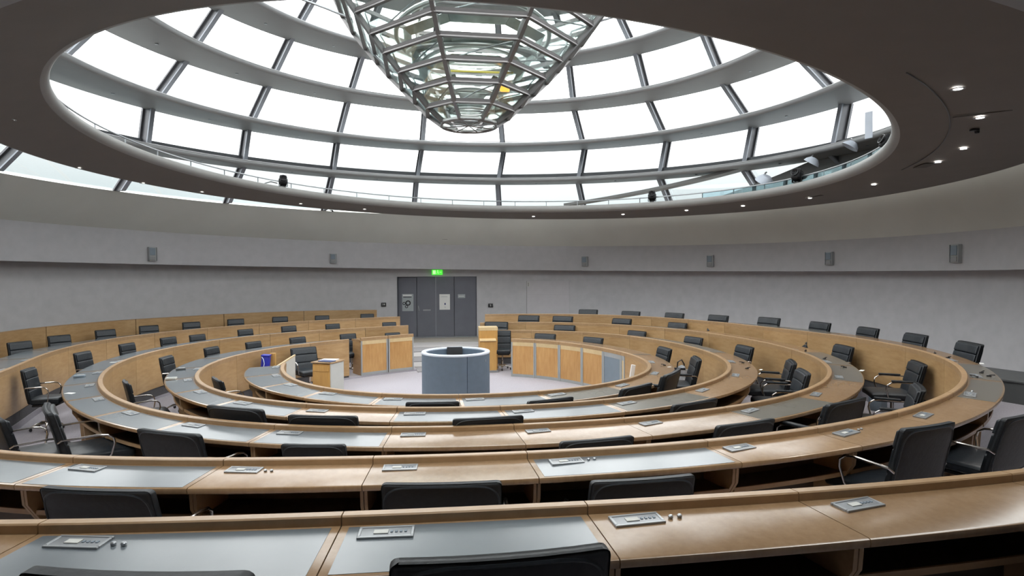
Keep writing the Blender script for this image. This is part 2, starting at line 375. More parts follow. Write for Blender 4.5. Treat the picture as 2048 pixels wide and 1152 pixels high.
# ------------------------------------------------------------------ glass dome
U = [COVE_TOP, (7.46, 4.103, .39, -.044, -.125, .293), (7.504, 5.082, .549, -.058, -.064, .22), (6.496, 5.91, .521, -.057, -.094, .272),
     (5.669, 6.856, .60, -.073, -.047, .19), (4.50, 7.70, .60, -.07, -.05, .15), (2.9, 8.42, .60, -.07, -.05, .1), (.9, 8.80, .60, -.07, 0, 0)]
T = [None, (6.761, 4.222, .38, -.041, -.131, .312), (6.391, 5.20, .59, -.043, -.052, .179), (5.374, 6.028, .548, -.041, -.111, .225),
     (4.635, 6.973, .663, -.032, -.088, .116), (3.55, 7.80, .60, -.05, -.05, .1)]
TH = thetas(0, 360, 2)[:-1]
for i in range(7):
    L = []
    for a in TH:
        L.append([tring(U[i], a, .05), tring(U[i], a, .062), tring(U[i + 1], a, .062), tring(U[i + 1], a, .05)])
    struct('window_%d' % (i + 1), MB().sweep(L, closed=True), GLASS)
RIBW = [9 + 18 * k for k in range(20)]
def rib_label(k):
    a = RIBW[k] if RIBW[k] <= 180 else RIBW[k] - 360
    n = int((abs(a) - 9) / 18)
    return 'grey steel dome rib, %s %s of the cone axis' % (ORD[n], 'right' if a > 0 else 'left')
for k, a in enumerate(RIBW):
    t0 = R(a); c = tring(U[0], t0)
    t = thing('dome_rib', rib_label(k), 'dome rib', c, 'steel ribs of the glass dome')
    for nm, w, d0, d1, m in (('web', .06, .05, -.17, RIB), ('flange', .095, -.17, -.205, RIB_LT), ('cap', .15, .05, .0, RIB)):
        L = []
        tx, ty = cos(t0), -sin(t0)
        for u in U:
            p, q = tring(u, t0, d0), tring(u, t0, d1); h = w / 2
            L.append([(p[0] - tx * h, p[1] - ty * h, p[2]), (p[0] + tx * h, p[1] + ty * h, p[2]), (q[0] + tx * h, q[1] + ty * h, q[2]), (q[0] - tx * h, q[1] - ty * h, q[2])])
        obj(nm, MB().sweep(L), m, t)
LEV = ['lowest', 'second lowest', 'third lowest', 'fourth', 'topmost']
for i in range(1, 6):
    base = tring(T[i], 0)
    t = thing('louver_ring', '%s grey ring shelf inside the glass dome' % LEV[i - 1], 'dome ring', base, 'ring shelves inside the dome')
    L = []; L2 = []
    for a in TH:
        p = tring(T[i], a); q = tring(U[i], a); z1, z0 = p[2], p[2] - .12
        L.append([tring(T[i], a, .05, 0), tring(U[i], a, -.03, .11), tring(U[i], a, -.03, 0), tring(T[i], a, .05, -.12)])
        L2.append([(p[0] + .06 * cos(w) * -sin(a) * .9 + .05 * sin(a), p[1] + .06 * cos(w) * -cos(a) * .9 + .05 * cos(a), p[2] - .06 + .06 * sin(w)) for w in [-pi / 2 + pi * j / 8 for j in range(9)]])
    obj('shelf', MB().sweep(L, closed=True), BAND, t)
    obj('rim', MB().sweep(L2, closed=True), BANDRIM, t)
    if i < 5:
        for a in range(0, 360, 18):
            if 120 < a < 240: continue
            p = tring(U[i], R(a), -.45 if i > 1 else -.36, -.004)
            obj('sensor', MB().lathe([(.001, 0), (.03, 0), (.03, -.012), (.001, -.016)], 10, p), STEEL, t)
    if i < 5:
        L = [];
        for a in TH:
            L.append([tring(U[i], a, .03, .17), tring(U[i], a, -.07, .17), tring(U[i], a, -.07, .30), tring(U[i], a, .03, .30)])
        tag(obj('transom', MB().sweep(L, closed=True), TRANSOM, base=tring(U[i], 0)), 'dark glazing bar ring just above the %s dome shelf' % LEV[i - 1], 'glazing bar', 'glazing bars of the dome')
# inclined ramp edge seen between the soffit and the lowest shelf, right side
L = []
for k, a in enumerate(thetas(24, 66, 1.5)):
    f = k / 28; z = 3.60 + .52 * f; r = 7.25
    x0, y0 = .45 + r * sin(a), -.05 + r * cos(a); x1, y1 = .45 + (r - .30) * sin(a), -.05 + (r - .30) * cos(a)
    L.append([(x1, y1, z), (x1, y1, z + .07), (x0, y0, z + .07), (x0, y0, z)])
tag(obj('gallery_ramp', MB().sweep(L), BAND, base=L[0][0]), 'grey ramp climbing to the right behind the railing', 'ramp')

L = []
for k, a in enumerate(thetas(58, 128, 2)):
    f = min(1, k / 10); p0 = (.45 + 7.38 * sin(a), -.05 + 7.38 * cos(a)); p1 = (.45 + 7.43 * sin(a), -.05 + 7.43 * cos(a)); zt_ = 3.62 + .50 * f
    L.append([(*p0, 3.40), (*p0, zt_), (*p1, zt_), (*p1, 3.40)])
tag(obj('gallery_parapet', MB().sweep(L), BAND, base=L[0][0]), 'grey solid parapet behind the railing at the right end', 'parapet')

# ------------------------------------------------------------------ glass funnel hanging in the middle
FR = [(.474, 4.216), (.739, 4.404), (.981, 4.646), (1.231, 4.884), (1.49, 5.13), (1.711, 5.371), (1.95, 5.64), (2.2, 5.93), (2.42, 6.24), (2.6, 6.6)]
PH = .031
def fpt(k, j, dr=0.):
    r, z = FR[k]; a = PH + (j + .5) * pi / 4 + pi; return Vector((.181 + .057 * z + (r + dr) * sin(-a) * 1, -.029 + (r + dr) * cos(a), z))
ft_ = thing('glass_funnel', 'steel and glass eight-sided funnel hanging from the dome centre', 'funnel', (.42, -.03, 4.2))
def beam(mb, p, q, w, h, up=Vector((0, 0, 1)), m=0):
    p, q = Vector(p), Vector(q); t = (q - p).normalized(); x = t.cross(up).normalized(); y = x.cross(t)
    mb.sweep([[c + x * (w * a) + y * (h * b) for a, b in ((-.5, -.5), (.5, -.5), (.5, .5), (-.5, .5))] for c in (p, q)], m=m)
for k in range(len(FR)):
    w = .06 if k else .03
    for j in range(8):
        mb = MB(); p, q = fpt(k, j), fpt(k, j + 1)
        beam(mb, p, q, w, .07 if k else .03); obj('ring_bar', mb, FUN if k else TUBE, ft_)
        if k:
            mb = MB(); beam(mb, fpt(k, j, .028) + Vector((0, 0, .012)), fpt(k, j + 1, .028) + Vector((0, 0, .012)), .016, .045); obj('gasket', mb, FUN_DK, ft_)
for j in range(8):
    mb = MB()
    for k in range(len(FR) - 1): beam(mb, fpt(k, j), fpt(k + 1, j), .062 if k else .045, .07)
    obj('rib', mb, FUN, ft_)
    mb = MB()
    for k in range(len(FR) - 1): beam(mb, fpt(k, j, .03), fpt(k + 1, j, .03), .03, .02)
    obj('rib_gasket', mb, FUN_DK, ft_)
    for k in range(len(FR) - 1):
        a, b, c, d = fpt(k, j, -.01), fpt(k, j + 1, -.01), fpt(k + 1, j + 1, -.01), fpt(k + 1, j, -.01)
        n = (b - a).cross(d - a).normalized() * .006
        obj('pane', MB().sweep([[a, b, c, d], [a + n, b + n, c + n, d + n]]), FGLASS, ft_)
AX = lambda z: (.181 + .057 * z, -.029)
def ringtube(r, z, rr, tilt=0., n=40, sq=1.):
    cx, cy = AX(z); return [(cx + r * cos(2 * pi * k / n), cy + sq * r * sin(2 * pi * k / n), z + tilt * r * sin(2 * pi * k / n)) for k in range(n)]
for r, z, rr, ti, sq in ((.30, 4.42, .018, .05, 1), (.46, 4.62, .022, -.1, 1), (.66, 4.86, .026, .12, .8), (.84, 5.08, .03, -.12, 1), (1.05, 5.35, .034, .15, .85), (1.25, 5.62, .04, -.1, 1)):
    obj('inner_tube', MB().tube(ringtube(r, z, rr, ti, sq=sq), rr, 8, closed=True), TUBE, ft_)
# mirror lamellae inside the funnel
for i, (k0, k1) in enumerate(((1, 2), (2, 3), (3, 4), (4, 5), (5, 6))):
    for j in range(8):
        if (i + j) % 2 == 0 and i < 2: continue
        f = .62; a = fpt(k0, j); b = fpt(k0, j + 1); c = fpt(k1, j + 1); d = fpt(k1, j)
        z = (FR[k0][1] + FR[k1][1]) / 2; cx, cy = AX(z); C_ = Vector((cx, cy, z))
        q = [C_ + (p - C_) * f for p in (a, b, c, d)]
        q[0].z += .05; q[1].z += .05; q[2].z -= .03; q[3].z -= .03
        n = (q[1] - q[0]).cross(q[3] - q[0]).normalized() * .01
        obj('mirror', MB().sweep([q, [p + n for p in q]]), MIRROR, ft_)
# bracing between the ribs on both flanks
for j in (1, 2, 5, 6, 0, 7):
    for k in range(1, len(FR) - 1):
        mb = MB(); a = fpt(k, j, -.09); b = fpt(k + 1, j + (1 if k % 2 else 0), -.14); mb.tube([a, (a + b) / 2 + Vector((0, 0, .02)), b], .012, 6)
        obj('brace', mb, STEEL, ft_)
for sx in (-1, 1):
    p = [(.42 + sx * x, y, z) for x, y, z in ((.75, .1, 4.95), (1.25, .0, 5.05), (1.55, .05, 5.35), (1.75, .1, 5.85), (2.3, .2, 6.1), (2.9, .2, 6.3))]
    obj('cable_loop', MB().tube(p, .02, 6), STEEL, ft_)
for j in range(0, 8, 2):
    a = fpt(len(FR) - 1, j); obj('hanger', MB().tube([a, (.6 + (a.x - .6) * .55, -.05 + (a.y + .05) * .55, 8.60)], .03, 8), STEEL, ft_)
obj('hub_ring', MB().tube(ringtube(.455, 4.185, .02), .02, 8, closed=True), FUN, ft_)
for q in range(4):
    a = PH + q * pi / 4 + pi / 8; cx, cy = AX(4.19); obj('hub_spoke', MB().tube([(cx + .45 * cos(a), cy + .45 * sin(a), 4.19), (cx - .45 * cos(a), cy - .45 * sin(a), 4.19)], .010, 6), FUN, ft_)
obj('red_banner', MB().rbox(.05, .02, .26, .003, 1, Matrix.Translation((1.08, -.55, 5.14)) @ Matrix.Rotation(R(28), 4, 'Y')), RED, ft_)
obj('orange_glow', MB().rbox(.15, .06, .10, .015, 2, Matrix.Translation((.98, -.42, 4.70))), ORANGE, ft_)  # small glowing box standing in for an orange lamp reflection
cx, cy = AX(4.9)
obj('yellow_strip', MB().rbox(1.0, .02, .03, .004, 1, Matrix.Translation((cx + .15, cy - .45, 4.93))), YELLOW, ft_)

# ------------------------------------------------------------------ double door and what hangs round it
dr = thing('door_1', 'grey double door with fixed side panels', 'door', (-.22, 9.12, DOORZ)); dr['kind'] = 'structure'; del dr['label']; del dr['category']
xs = [-1.462, -.876, -.277, .312, 1.02]; yd = 9.33
for i in range(4):
    x0, x1 = xs[i] + .006, xs[i + 1] - .006
    obj('door_leaf', MB().rbox(x1 - x0, .05, 1.93, .004, 1, Matrix.Translation(((x0 + x1) / 2, yd + .025, DOORZ + .985))), DOOR, dr)
mb = MB()
mb.box(-1.60, -1.462, yd - .12, yd + .3, DOORZ - .3, DOORZ + 1.97); mb.box(1.02, 1.16, yd - .035, yd + .3, DOORZ - .3, DOORZ + 1.97); mb.box(-1.6, 1.16, yd + .0, yd + .3, DOORZ + 1.95, DOORZ + 2.10); mb.box(-1.6, 1.16, yd + .12, yd + .3, DOORZ - .3, DOORZ + 2.1)
obj('door_frame', mb, DOOR, dr)
obj('sill', MB().box(-1.5, 1.05, yd - .10, yd + .1, DOORZ - .03, DOORZ + .03), DOOR_EDGE, dr)
obj('meeting_edge', MB().box(-.285, -.263, yd - .012, yd + .0, DOORZ + .03, DOORZ + 1.95), DOOR_EDGE, dr)
obj('door_handle', MB().tube([(-.80, yd - .05, DOORZ + .86), (-.81, yd - .06, DOORZ + .93), (-.825, yd - .05, DOORZ + 1.02)], .012, 6), STEEL, dr)
obj('push_plate', MB().box(-.68, -.44, yd - .01, yd, DOORZ + .855, DOORZ + .90), STEEL, dr)
def sheet(name, x0, x1, z0, z1, m, lb, cat, extra=()):
    t = thing(name, lb, cat, ((x0 + x1) / 2, yd - .004, z0))
    obj('sheet', MB().box(x0, x1, yd - .006, yd - .001, z0, z1), m, t)
    for nm, a, b, c, d, mm in extra: obj(nm, MB().box(a, b, yd - .0085, yd - .006, c, d), mm, t)
    return t
zt = lambda py: 1.77 + (545.6 - py) * 19.25 / 1200
po = sheet('poster', -1.335, -.98, zt(621), zt(587), POSTER_G, 'grey poster with dark round figure on the left door panel', 'poster',
      [('header_line', -1.30, -1.04, zt(594), zt(592.6), BLACK), ('header_band', -1.31, -1.03, zt(591), zt(588.5), PAPER)])
for cx_, cz_, r_ in ((-1.15, zt(605), .085), (-1.275, zt(606), .05), (-1.20, zt(612), .05)):
    obj('figure', MB().lathe([(r_ * .55, 0), (r_, 0), (r_, .002), (r_ * .55, .002)], 18).xf(Matrix.Translation((cx_, yd - .008, cz_)) @ Matrix.Rotation(R(90), 4, 'X')), BLACK, po)
sheet('notice', -.16, .175, zt(619), zt(588), PAPER, 'white notice sheet with a small mark on the middle door panel', 'notice',
      [('mark', .0, .04, zt(609.5), zt(605.5), BLUE), ('mark', .01, .03, zt(615), zt(613), POSTER_G), ('headline', -.10, .10, zt(593.5), zt(592.8), POSTER_G)])
sheet('door_plate', .43, .665, zt(596), zt(588.4), POSTER_G, 'small pale sign plate on the right door panel', 'sign', [('line', .45, .63, zt(593), zt(592), PAPER)])
# exit sign
def text_mb(s, size, M_, depth=.002):
    cu = bpy.data.curves.new('t', 'FONT'); cu.body = s; cu.size = size; cu.extrude = depth; cu.align_x = 'CENTER'; cu.align_y = 'CENTER'
    ob = bpy.data.objects.new('t', cu); COL.objects.link(ob); dg = bpy.context.evaluated_depsgraph_get(); me = bpy.data.meshes.new_from_object(ob.evaluated_get(dg))
    mb = MB(); mb.add([M_ @ v.co for v in me.vertices], [tuple(p.vertices) for p in me.polygons]); bpy.data.objects.remove(ob); bpy.data.curves.remove(cu); bpy.data.meshes.remove(me); return mb
ex = thing('exit_sign', 'lit green emergency exit sign above the double door', 'exit sign', (-.22, 9.14, 1.72))
obj('housing', MB().rbox(.34, .05, .165, .008, 2, Matrix.Translation((-.222, 9.21, 1.79))), GREEN, ex)
pm = MB(); fy = 9.183
pm.box(-.36, -.27, fy - .002, fy, 1.735, 1.855)      # door opening of the pictogram
pm.lathe([(.001, 0), (.016, 0), (.016, .002), (.001, .002)], 10); pm.v[-40:] = [(x - .205, fy - y * 0 - .002 - z, 1.845 + y) for x, y, z in pm.v[-40:]]
for p, q in (((-.205, 1.825), (-.20, 1.785)), ((-.20, 1.785), (-.175, 1.765)), ((-.175, 1.765), (-.18, 1.735)), ((-.20, 1.785), (-.225, 1.765)), ((-.225, 1.765), (-.245, 1.757)), ((-.205, 1.82), (-.235, 1.805)), ((-.205, 1.82), (-.178, 1.80))):
    beam(pm, (p[0], fy - .001, p[1]), (q[0], fy - .001, q[1]), .010, .003, Vector((0, 1, 0)))
beam(pm, (-.15, fy - .001, 1.795), (-.085, fy - .001, 1.795), .014, .003, Vector((0, 1, 0)))
obj('pictogram', pm, GREENL, ex)
for (x, y, z, s, lb) in ((-1.885, 9.03, .79, '14', 'small black number plaque left of the double door'), (1.47, 9.20, .72, '5', 'small black number plaque right of the double door')):
    a = math.atan2(x, y); M_ = Matrix.Translation((x, y, z)) @ Matrix.Rotation(-a, 4, 'Z') @ Matrix.Rotation(R(90), 4, 'X')
    t = thing('number_plaque', lb, 'sign', (x, y, z))
    obj('plate', MB().rbox(.155, .125, .012, .012, 2, M_), BLACK, t); obj('number', text_mb(s, .085, M_ @ Matrix.Translation((0, 0, .0075))), PAPER, t, smooth=0)
# flush service door right of the double door
a0, a1 = math.atan2(2.567 - .25, 8.8), math.atan2(3.825 - .25, 8.368)
def flush(dr_, z0, z1, b0=a0, b1=a1):
    L = []
    for a in [b0 + (b1 - b0) * k / 8 for k in range(9)]:
        q = []
        for r, z in ((9.30 - dr_, z0), (9.30 - dr_, z1), (9.33, z1), (9.33, z0)): x, y = wp(r, a); q.append((x, y, z))
        L.append(q)
    return MB().sweep(L)
d2 = thing('door_2', 'x', 'x', (3.2, 8.6, -.2)); d2['kind'] = 'structure'; del d2['label']; del d2['category']
obj('door_leaf', flush(.012, -.2, 1.50), FLUSH, d2)
obj('door_rail', flush(.016, 1.07, 1.076), FASCIA, d2)
obj('door_edge', flush(.016, -.2, 1.50, a0 - .001, a0 + .001), RIM, d2)
x, y = wp(9.28, a0 + .006); a = a0
M_ = Matrix.Translation((x, y, 1.40)) @ Matrix.Rotation(-a, 4, 'Z') @ Matrix.Rotation(R(90), 4, 'X')
t = thing('door_number', 'small white plate with a dark hook mark beside the flush door', 'sign', (x, y, 1.40))
obj('plate', MB().rbox(.10, .16, .006, .004, 1, M_), PALE_GREY, t); obj('letter', text_mb('J', .12, M_ @ Matrix.Translation((0, 0, .005))), BLACK, t, smooth=0)
# dark slot in the cove above the door
x0 = Vector((-.25, 8.70, 2.80)); 
tag(obj('slot_vent', MB().rbox(.71, .10, .062, .004, 1, Matrix.Translation((-.245, 8.755, 2.835))), BLACK, base=x0), 'long black slot vent in the cove above the exit sign', 'vent')
# wall loudspeakers on the fascia
SP = [(-6.925, 5.18, 2.249, .19, .33), (-3.246, 8.13, 2.207, .18, .28), (4.255, 7.892, 2.10, .18, .30), (7.165, 5.522, 2.063, .18, .31), (8.682, 2.688, 2.061, .18, .30), (9.096, -.249, 2.079, .20, .33)]
SPL = ['leftmost grey wall loudspeaker on the fascia band', 'grey wall loudspeaker on the fascia left of the door', 'grey wall loudspeaker on the fascia right of the door, nearest it',
       'second grey wall loudspeaker on the fascia right of the door', 'third grey wall loudspeaker on the fascia right of the door', 'rightmost and largest grey wall loudspeaker on the fascia']
for (x, y, z, w, h), lb in zip(SP, SPL):
    a = math.atan2(x - .25, y); M_ = Matrix.Translation((x, y, z)) @ Matrix.Rotation(-a, 4, 'Z')
    t = thing('wall_speaker', lb, 'loudspeaker', (x, y, z), 'loudspeakers on the wall fascia')
    obj('cabinet', MB().rbox(w, .10, h, .008, 2, M_ @ Matrix.Translation((0, -.01, 0))), GREY_STRIP, t)
    obj('grille', MB().rbox(w * .70, .02, h * .52, .004, 1, M_ @ Matrix.Translation((-.012, -.062, h * .17))), GREY_PANEL, t)
    obj('horn', MB().rbox(w * .70, .02, h * .26, .004, 1, M_ @ Matrix.Translation((-.012, -.062, -h * .30))), PLINTH, t)
    mb = MB()
    for sx in (-1, 1): mb.rbox(.012, .02, h * .96, .002, 1, M_ @ Matrix.Translation((sx * w * .47, -.066, 0)))
    obj('trim_strip', mb, STEEL, t)

# ------------------------------------------------------------------ ring desks
LIPW, LIPH, TOPT = .055, .047, .045
def slope(rp, ro, d): return -LIPH + .007 - .016 * d / (ro - .012 - rp - LIPW)   # the writing surface falls a little towards the sitter
def prof_sweep(b, ts, poly):
    L = []
    for t in ts:
        rp, ro = rad('P' + b, t), rad('O' + b, t); q = []
        for r, z in poly(rp, ro, t):
            x, y = r * sin(t), r * cos(t); q.append((x, y, z + rz('P' + b, x, y)))
        L.append(q)
    return MB().sweep(L)
def desk_unit(b, a0, a1, label, top='grey', front='plain', console=True, group=None, ends=(1, 1), knobs=False, shelf=True):
    """one desk section between two seams; all heights are relative to the lip top (0)"""
    am = R((a0 + a1) / 2); rm = rad('P' + b, am); base = ring_pt('P' + b, am, .2); base.z = floor_z(b, base.x, base.y)
    t = thing('desk_section', label, 'desk', base, group)
    g = .0025 / rm; ts = [x for x in thetas(a0, a1, 1.2)]; ts[0] += g; ts[-1] -= g
    if ts[0] > ts[-1]: ts = ts[::-1]
    zd = -LIPH
    obj('lip', prof_sweep(b, ts, lambda rp, ro, t_: [(rp, zd - .02), (rp, -.006), (rp + .006, 0), (rp + LIPW - .006, 0), (rp + LIPW, -.006), (rp + LIPW, zd - .02)]), W_LIP, t)
    top_o = obj('desktop', prof_sweep(b, ts, lambda rp, ro, t_: [(rp + LIPW + .001, zd - TOPT), (rp + LIPW + .001, zd + .007), (ro - .012, zd - .009), (ro - .003, zd - .014), (ro, zd - .026), (ro - .004, zd - .044), (ro - .016, zd - TOPT - .006)]), W_TOP, t)
    if top != 'wood':
        m = .032 / rm; ti = [x for x in ts if ts[0] + m < x < ts[-1] - m]; ti = [ts[0] + m] + ti + [ts[-1] - m]
        obj('inlay', prof_sweep(b, ti, lambda rp, ro, t_: [(rp + LIPW + .018, slope(rp, ro, .018) - .004), (rp + LIPW + .018, slope(rp, ro, .018) + .0016), (ro - .016, zd - .009 + .0018), (ro - .016, zd - .013)]), TAUPE_TOP if top == 'taupe' else GREY_TOP, t)
    fz = -.80; pb = -.76 if (b == 'D' and a0 > 295) or b == 'E' else -.64
    if front == 'plain':
        obj('front_panel', prof_sweep(b, ts, lambda rp, ro, t_: [(rp + .002, pb), (rp + .002, zd - .02), (rp + .026, zd - .02), (rp + .026, pb)]), W_PAN, t)
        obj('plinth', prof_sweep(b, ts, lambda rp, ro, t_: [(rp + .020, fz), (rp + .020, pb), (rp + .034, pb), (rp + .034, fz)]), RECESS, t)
    else:
        obj('front_panel', prof_sweep(b, ts, lambda rp, ro, t_: [(rp + .006, fz + .06), (rp + .006, zd - .10), (rp + .028, zd - .10), (rp + .028, fz + .06)]), {'fig': W_FIG, 'grey': GREY_PANEL, 'pale': W_PALE}[front], t)
        obj('top_rail', prof_sweep(b, ts, lambda rp, ro, t_: [(rp + .002, zd - .10), (rp + .002, zd - .02), (rp + .026, zd - .02), (rp + .026, zd - .10)]), W_PALE if front == 'fig' else GREY_STRIP, t)
        obj('plinth', prof_sweep(b, ts, lambda rp, ro, t_: [(rp + .004, fz), (rp + .004, fz + .06), (rp + .03, fz + .06), (rp + .03, fz)]), GREY_STRIP, t)
        w = .030 / rm
        for e in (ts[0], ts[-1] - w):
            obj('pilaster', prof_sweep(b, [e, e + w], lambda rp, ro, t_: [(rp - .004, fz), (rp - .004, zd - .02), (rp + .03, zd - .02), (rp + .03, fz)]), GREY_STRIP, t)
    # gables
    w = .018 / rm
    for e, on in ((ts[0], ends[0]), (ts[-1] - w, ends[1])):
        full = on == 2
        obj('gable', prof_sweep(b, [e, e + w], lambda rp, ro, t_: [(rp + .03, fz), (rp + .03, zd - TOPT), (ro - .05, zd - TOPT), (ro - .06, zd - .16), (ro - (.05 if full else .16), zd - .32), (ro - (.05 if full else .19), fz)]), W_PAN if full else W_LIP, t)
    if shelf:
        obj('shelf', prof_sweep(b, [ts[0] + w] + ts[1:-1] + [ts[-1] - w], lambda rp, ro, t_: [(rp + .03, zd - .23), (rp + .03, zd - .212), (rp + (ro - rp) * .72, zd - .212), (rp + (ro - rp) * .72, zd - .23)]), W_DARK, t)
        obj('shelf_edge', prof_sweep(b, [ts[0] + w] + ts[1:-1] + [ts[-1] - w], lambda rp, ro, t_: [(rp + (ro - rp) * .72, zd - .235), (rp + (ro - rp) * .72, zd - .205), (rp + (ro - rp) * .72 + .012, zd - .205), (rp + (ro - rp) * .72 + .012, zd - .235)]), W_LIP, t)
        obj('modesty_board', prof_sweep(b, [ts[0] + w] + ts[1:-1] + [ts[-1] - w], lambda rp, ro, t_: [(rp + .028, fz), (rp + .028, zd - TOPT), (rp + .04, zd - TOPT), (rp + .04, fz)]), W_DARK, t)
    near_u = 140 < (a0 + a1) / 2 < 220
    if console:
        tc = ts[-1] - (ts[-1] - ts[0]) * .185; r = rad('P' + b, tc) + LIPW + .082
        x, y = r * sin(tc), r * cos(tc); rp_, ro_ = rad('P' + b, tc), rad('O' + b, tc); z = rz('P' + b, x, y) + slope(rp_, ro_, .082)
        M_ = Matrix.Translation((x, y, z + .004)) @ Matrix.Rotation(-tc, 4, 'Z') @ Matrix.Rotation(-math.atan(.016 / (ro_ - .012 - rp_ - LIPW)), 4, 'X')
        c = MB(); W_, D_ = .215, .092
        for sy in (-1, 1): c.rbox(W_, .012, .012, .002, 1, M_ @ Matrix.Translation((0, sy * (D_ / 2 - .006), 0)))
        for sx in (-1, 1): c.rbox(.012, D_ - .024, .012, .002, 1, M_ @ Matrix.Translation((sx * (W_ / 2 - .006), 0, 0)))
        co = obj('console', c, FRAME, t)
        obj('insert', MB().rbox(W_ - .024, D_ - .024, .006, 0, 1, M_), CONS, co)
        d = MB(); d.rbox(.055, .03, .004, 0, 1, M_ @ Matrix.Translation((.02, .0, .004))); obj('display', d, PALE_GREY if b in 'AB' and near_u else GREY_STRIP, co)
        d = MB()
        for q in range(4): d.rbox(.010, .014, .004, .001, 1, M_ @ Matrix.Translation((-.075 + .018 * q, .0, .004)))
        obj('button_row', d, GREY_PANEL, co)
        if knobs:
            for q in (.145, .185): obj('socket', MB().lathe([(.001, 0), (.010, 0), (.010, .008), (.006, .012), (.001, .012)], 12).xf(M_ @ Matrix.Translation((q * -1, .01, 0))), STEEL, t)
    return t
# seams measured ring by ring (degrees clockwise from the door)
def fill(a, b, step):
    n = max(1, round((b - a) / step)); return [a + (b - a) * i / n for i in range(n + 1)]
SE = {'A': [136.0, 144.0, 152.0, 160.0, 168.4, 175.55, 183.15, 191.9, 199.6, 207.4, 215.2],
      'B': fill(9.2, 147.6, 9.9) + [155.7, 163.9, 175.15, 184.3, 193.3, 203.0] + fill(203.0, 350, 9.8)[1:],
      'C': fill(10.1, 160.7, 12.6) + [172.7, 185.75, 199.2] + fill(199.2, 349.4, 12.6)[1:],
      'D': fill(11.3, 171.8, 15.3) + [187.3] + fill(187.3, 324.0, 15.3)[1:],
      'E': [28.5, 39.0, 50.5, 62.3, 74.2, 85.0, 87.5] + fill(87.5, 266.5, 17.9)[1:]}
RN = {'A': 'nearest desk row', 'B': 'outermost full desk ring', 'C': 'second desk ring from outside', 'D': 'third desk ring from outside', 'E': 'innermost desk ring'}
WOODU = {'A': {168.4, 160.0, 191.9, 152.0}, 'B': {184.3, 175.15, 155.7, 147.6}, 'C': {172.7, 160.7}, 'D': {187.3}, 'E': set()}
for b in 'ABCDE':
    S = SE[b]; n = len(S) - 1
    for i in range(n):
        a0, a1 = S[i], S[i + 1]; mid = (a0 + a1) / 2
        if b == 'A': lb = 'desk section in the nearest row at the bottom of the picture, %s from left' % ORD[n - 1 - i]
        elif mid <= 180: lb = 'desk section of the %s, %s from the gangway on the right' % (RN[b], ORD[i])
        else: lb = 'desk section of the %s, %s from its left end' % (RN[b], ORD[n - 1 - i])
        near = 125 < mid < 235
        right = mid < 160
        if b == 'E' and mid < 86:
            top = 'wood'
        elif any(abs(a0 - q) < .6 for q in WOODU[b]): top = 'wood'
        elif right: top = 'taupe' if (i * 7 + 'ABCDE'.index(b) * 3) % 5 in (0, 2) else 'wood'
        else: top = 'grey'
        if b == 'C' and 118 < mid < 160.: top = 'wood' if i % 2 else 'taupe'
        front = 'plain'
        if b == 'E' and mid < 74: front = 'fig'
        elif b == 'E' and mid < 85: front = 'grey'
        elif b == 'E' and mid < 88: front = 'pale'
        small = (a1 - a0) < 5
        desk_unit(b, a0, a1, lb, top, front, console=not small and (mid > 86 or b != 'E'), group='curved desk sections of the %s' % RN[b],
                  ends=(2 if i == 0 else 1, 2 if i == n - 1 else 1), knobs=(b in 'AB' and near and i % 2 == 0))
# the two-panel counter that closes the third ring left of the gangway
for i, (a0, a1) in enumerate(((328.6, 339.2), (339.4, 349.0))):
    desk_unit('D', a0, a1, 'two-panel oak counter left of the round lectern, %s half' % ('left', 'right')[i], 'wood', 'fig', console=False, ends=(2, 2), group='oak counter left of the lectern')
# curved oak partition behind the left rows
PN = fill(262, 346.3, 14)
for i in range(len(PN) - 1):
    L = []
    for t in thetas(PN[i] + .05, PN[i + 1] - .05, 2):
        d = math.degrees(t); K = ((250, 7.75, .72), (282.1, 8.106, .716), (287.4, 8.312, .714), (292.8, 8.474, .71), (302.5, 8.634, .704), (312.3, 8.642, .695), (323.7, 8.557, .70), (335.2, 8.473, .686), (346.3, 8.427, .659), (350, 8.42, .655))
        j = max(i_ for i_ in range(9) if K[i_][0] <= d); f = (d - K[j][0]) / (K[j + 1][0] - K[j][0]); r = K[j][1] + f * (K[j + 1][1] - K[j][1]); zt_ = K[j][2] + f * (K[j + 1][2] - K[j][2]); q = []
        for rr, z in ((r, -.25), (r, zt_), (r + .06, zt_), (r + .06, -.25)): q.append((rr * sin(t), rr * cos(t), z))
        L.append(q)
    x, y, z = L[len(L) // 2][0]
    t = thing('oak_partition', 'tall oak partition panel behind the left chairs, %s from the door' % ORD[len(PN) - 2 - i], 'partition', (x, y, z), 'oak partition along the left wall')
    obj('panel', MB().sweep(L), W_PAN, t)
    L2 = [[(p[1][0], p[1][1], p[1][2]), (p[1][0], p[1][1], p[1][2] + .02), (p[2][0], p[2][1], p[2][2] + .02), (p[2][0], p[2][1], p[2][2])] for p in L]
    obj('capping', MB().sweep(L2), W_LIP, t)

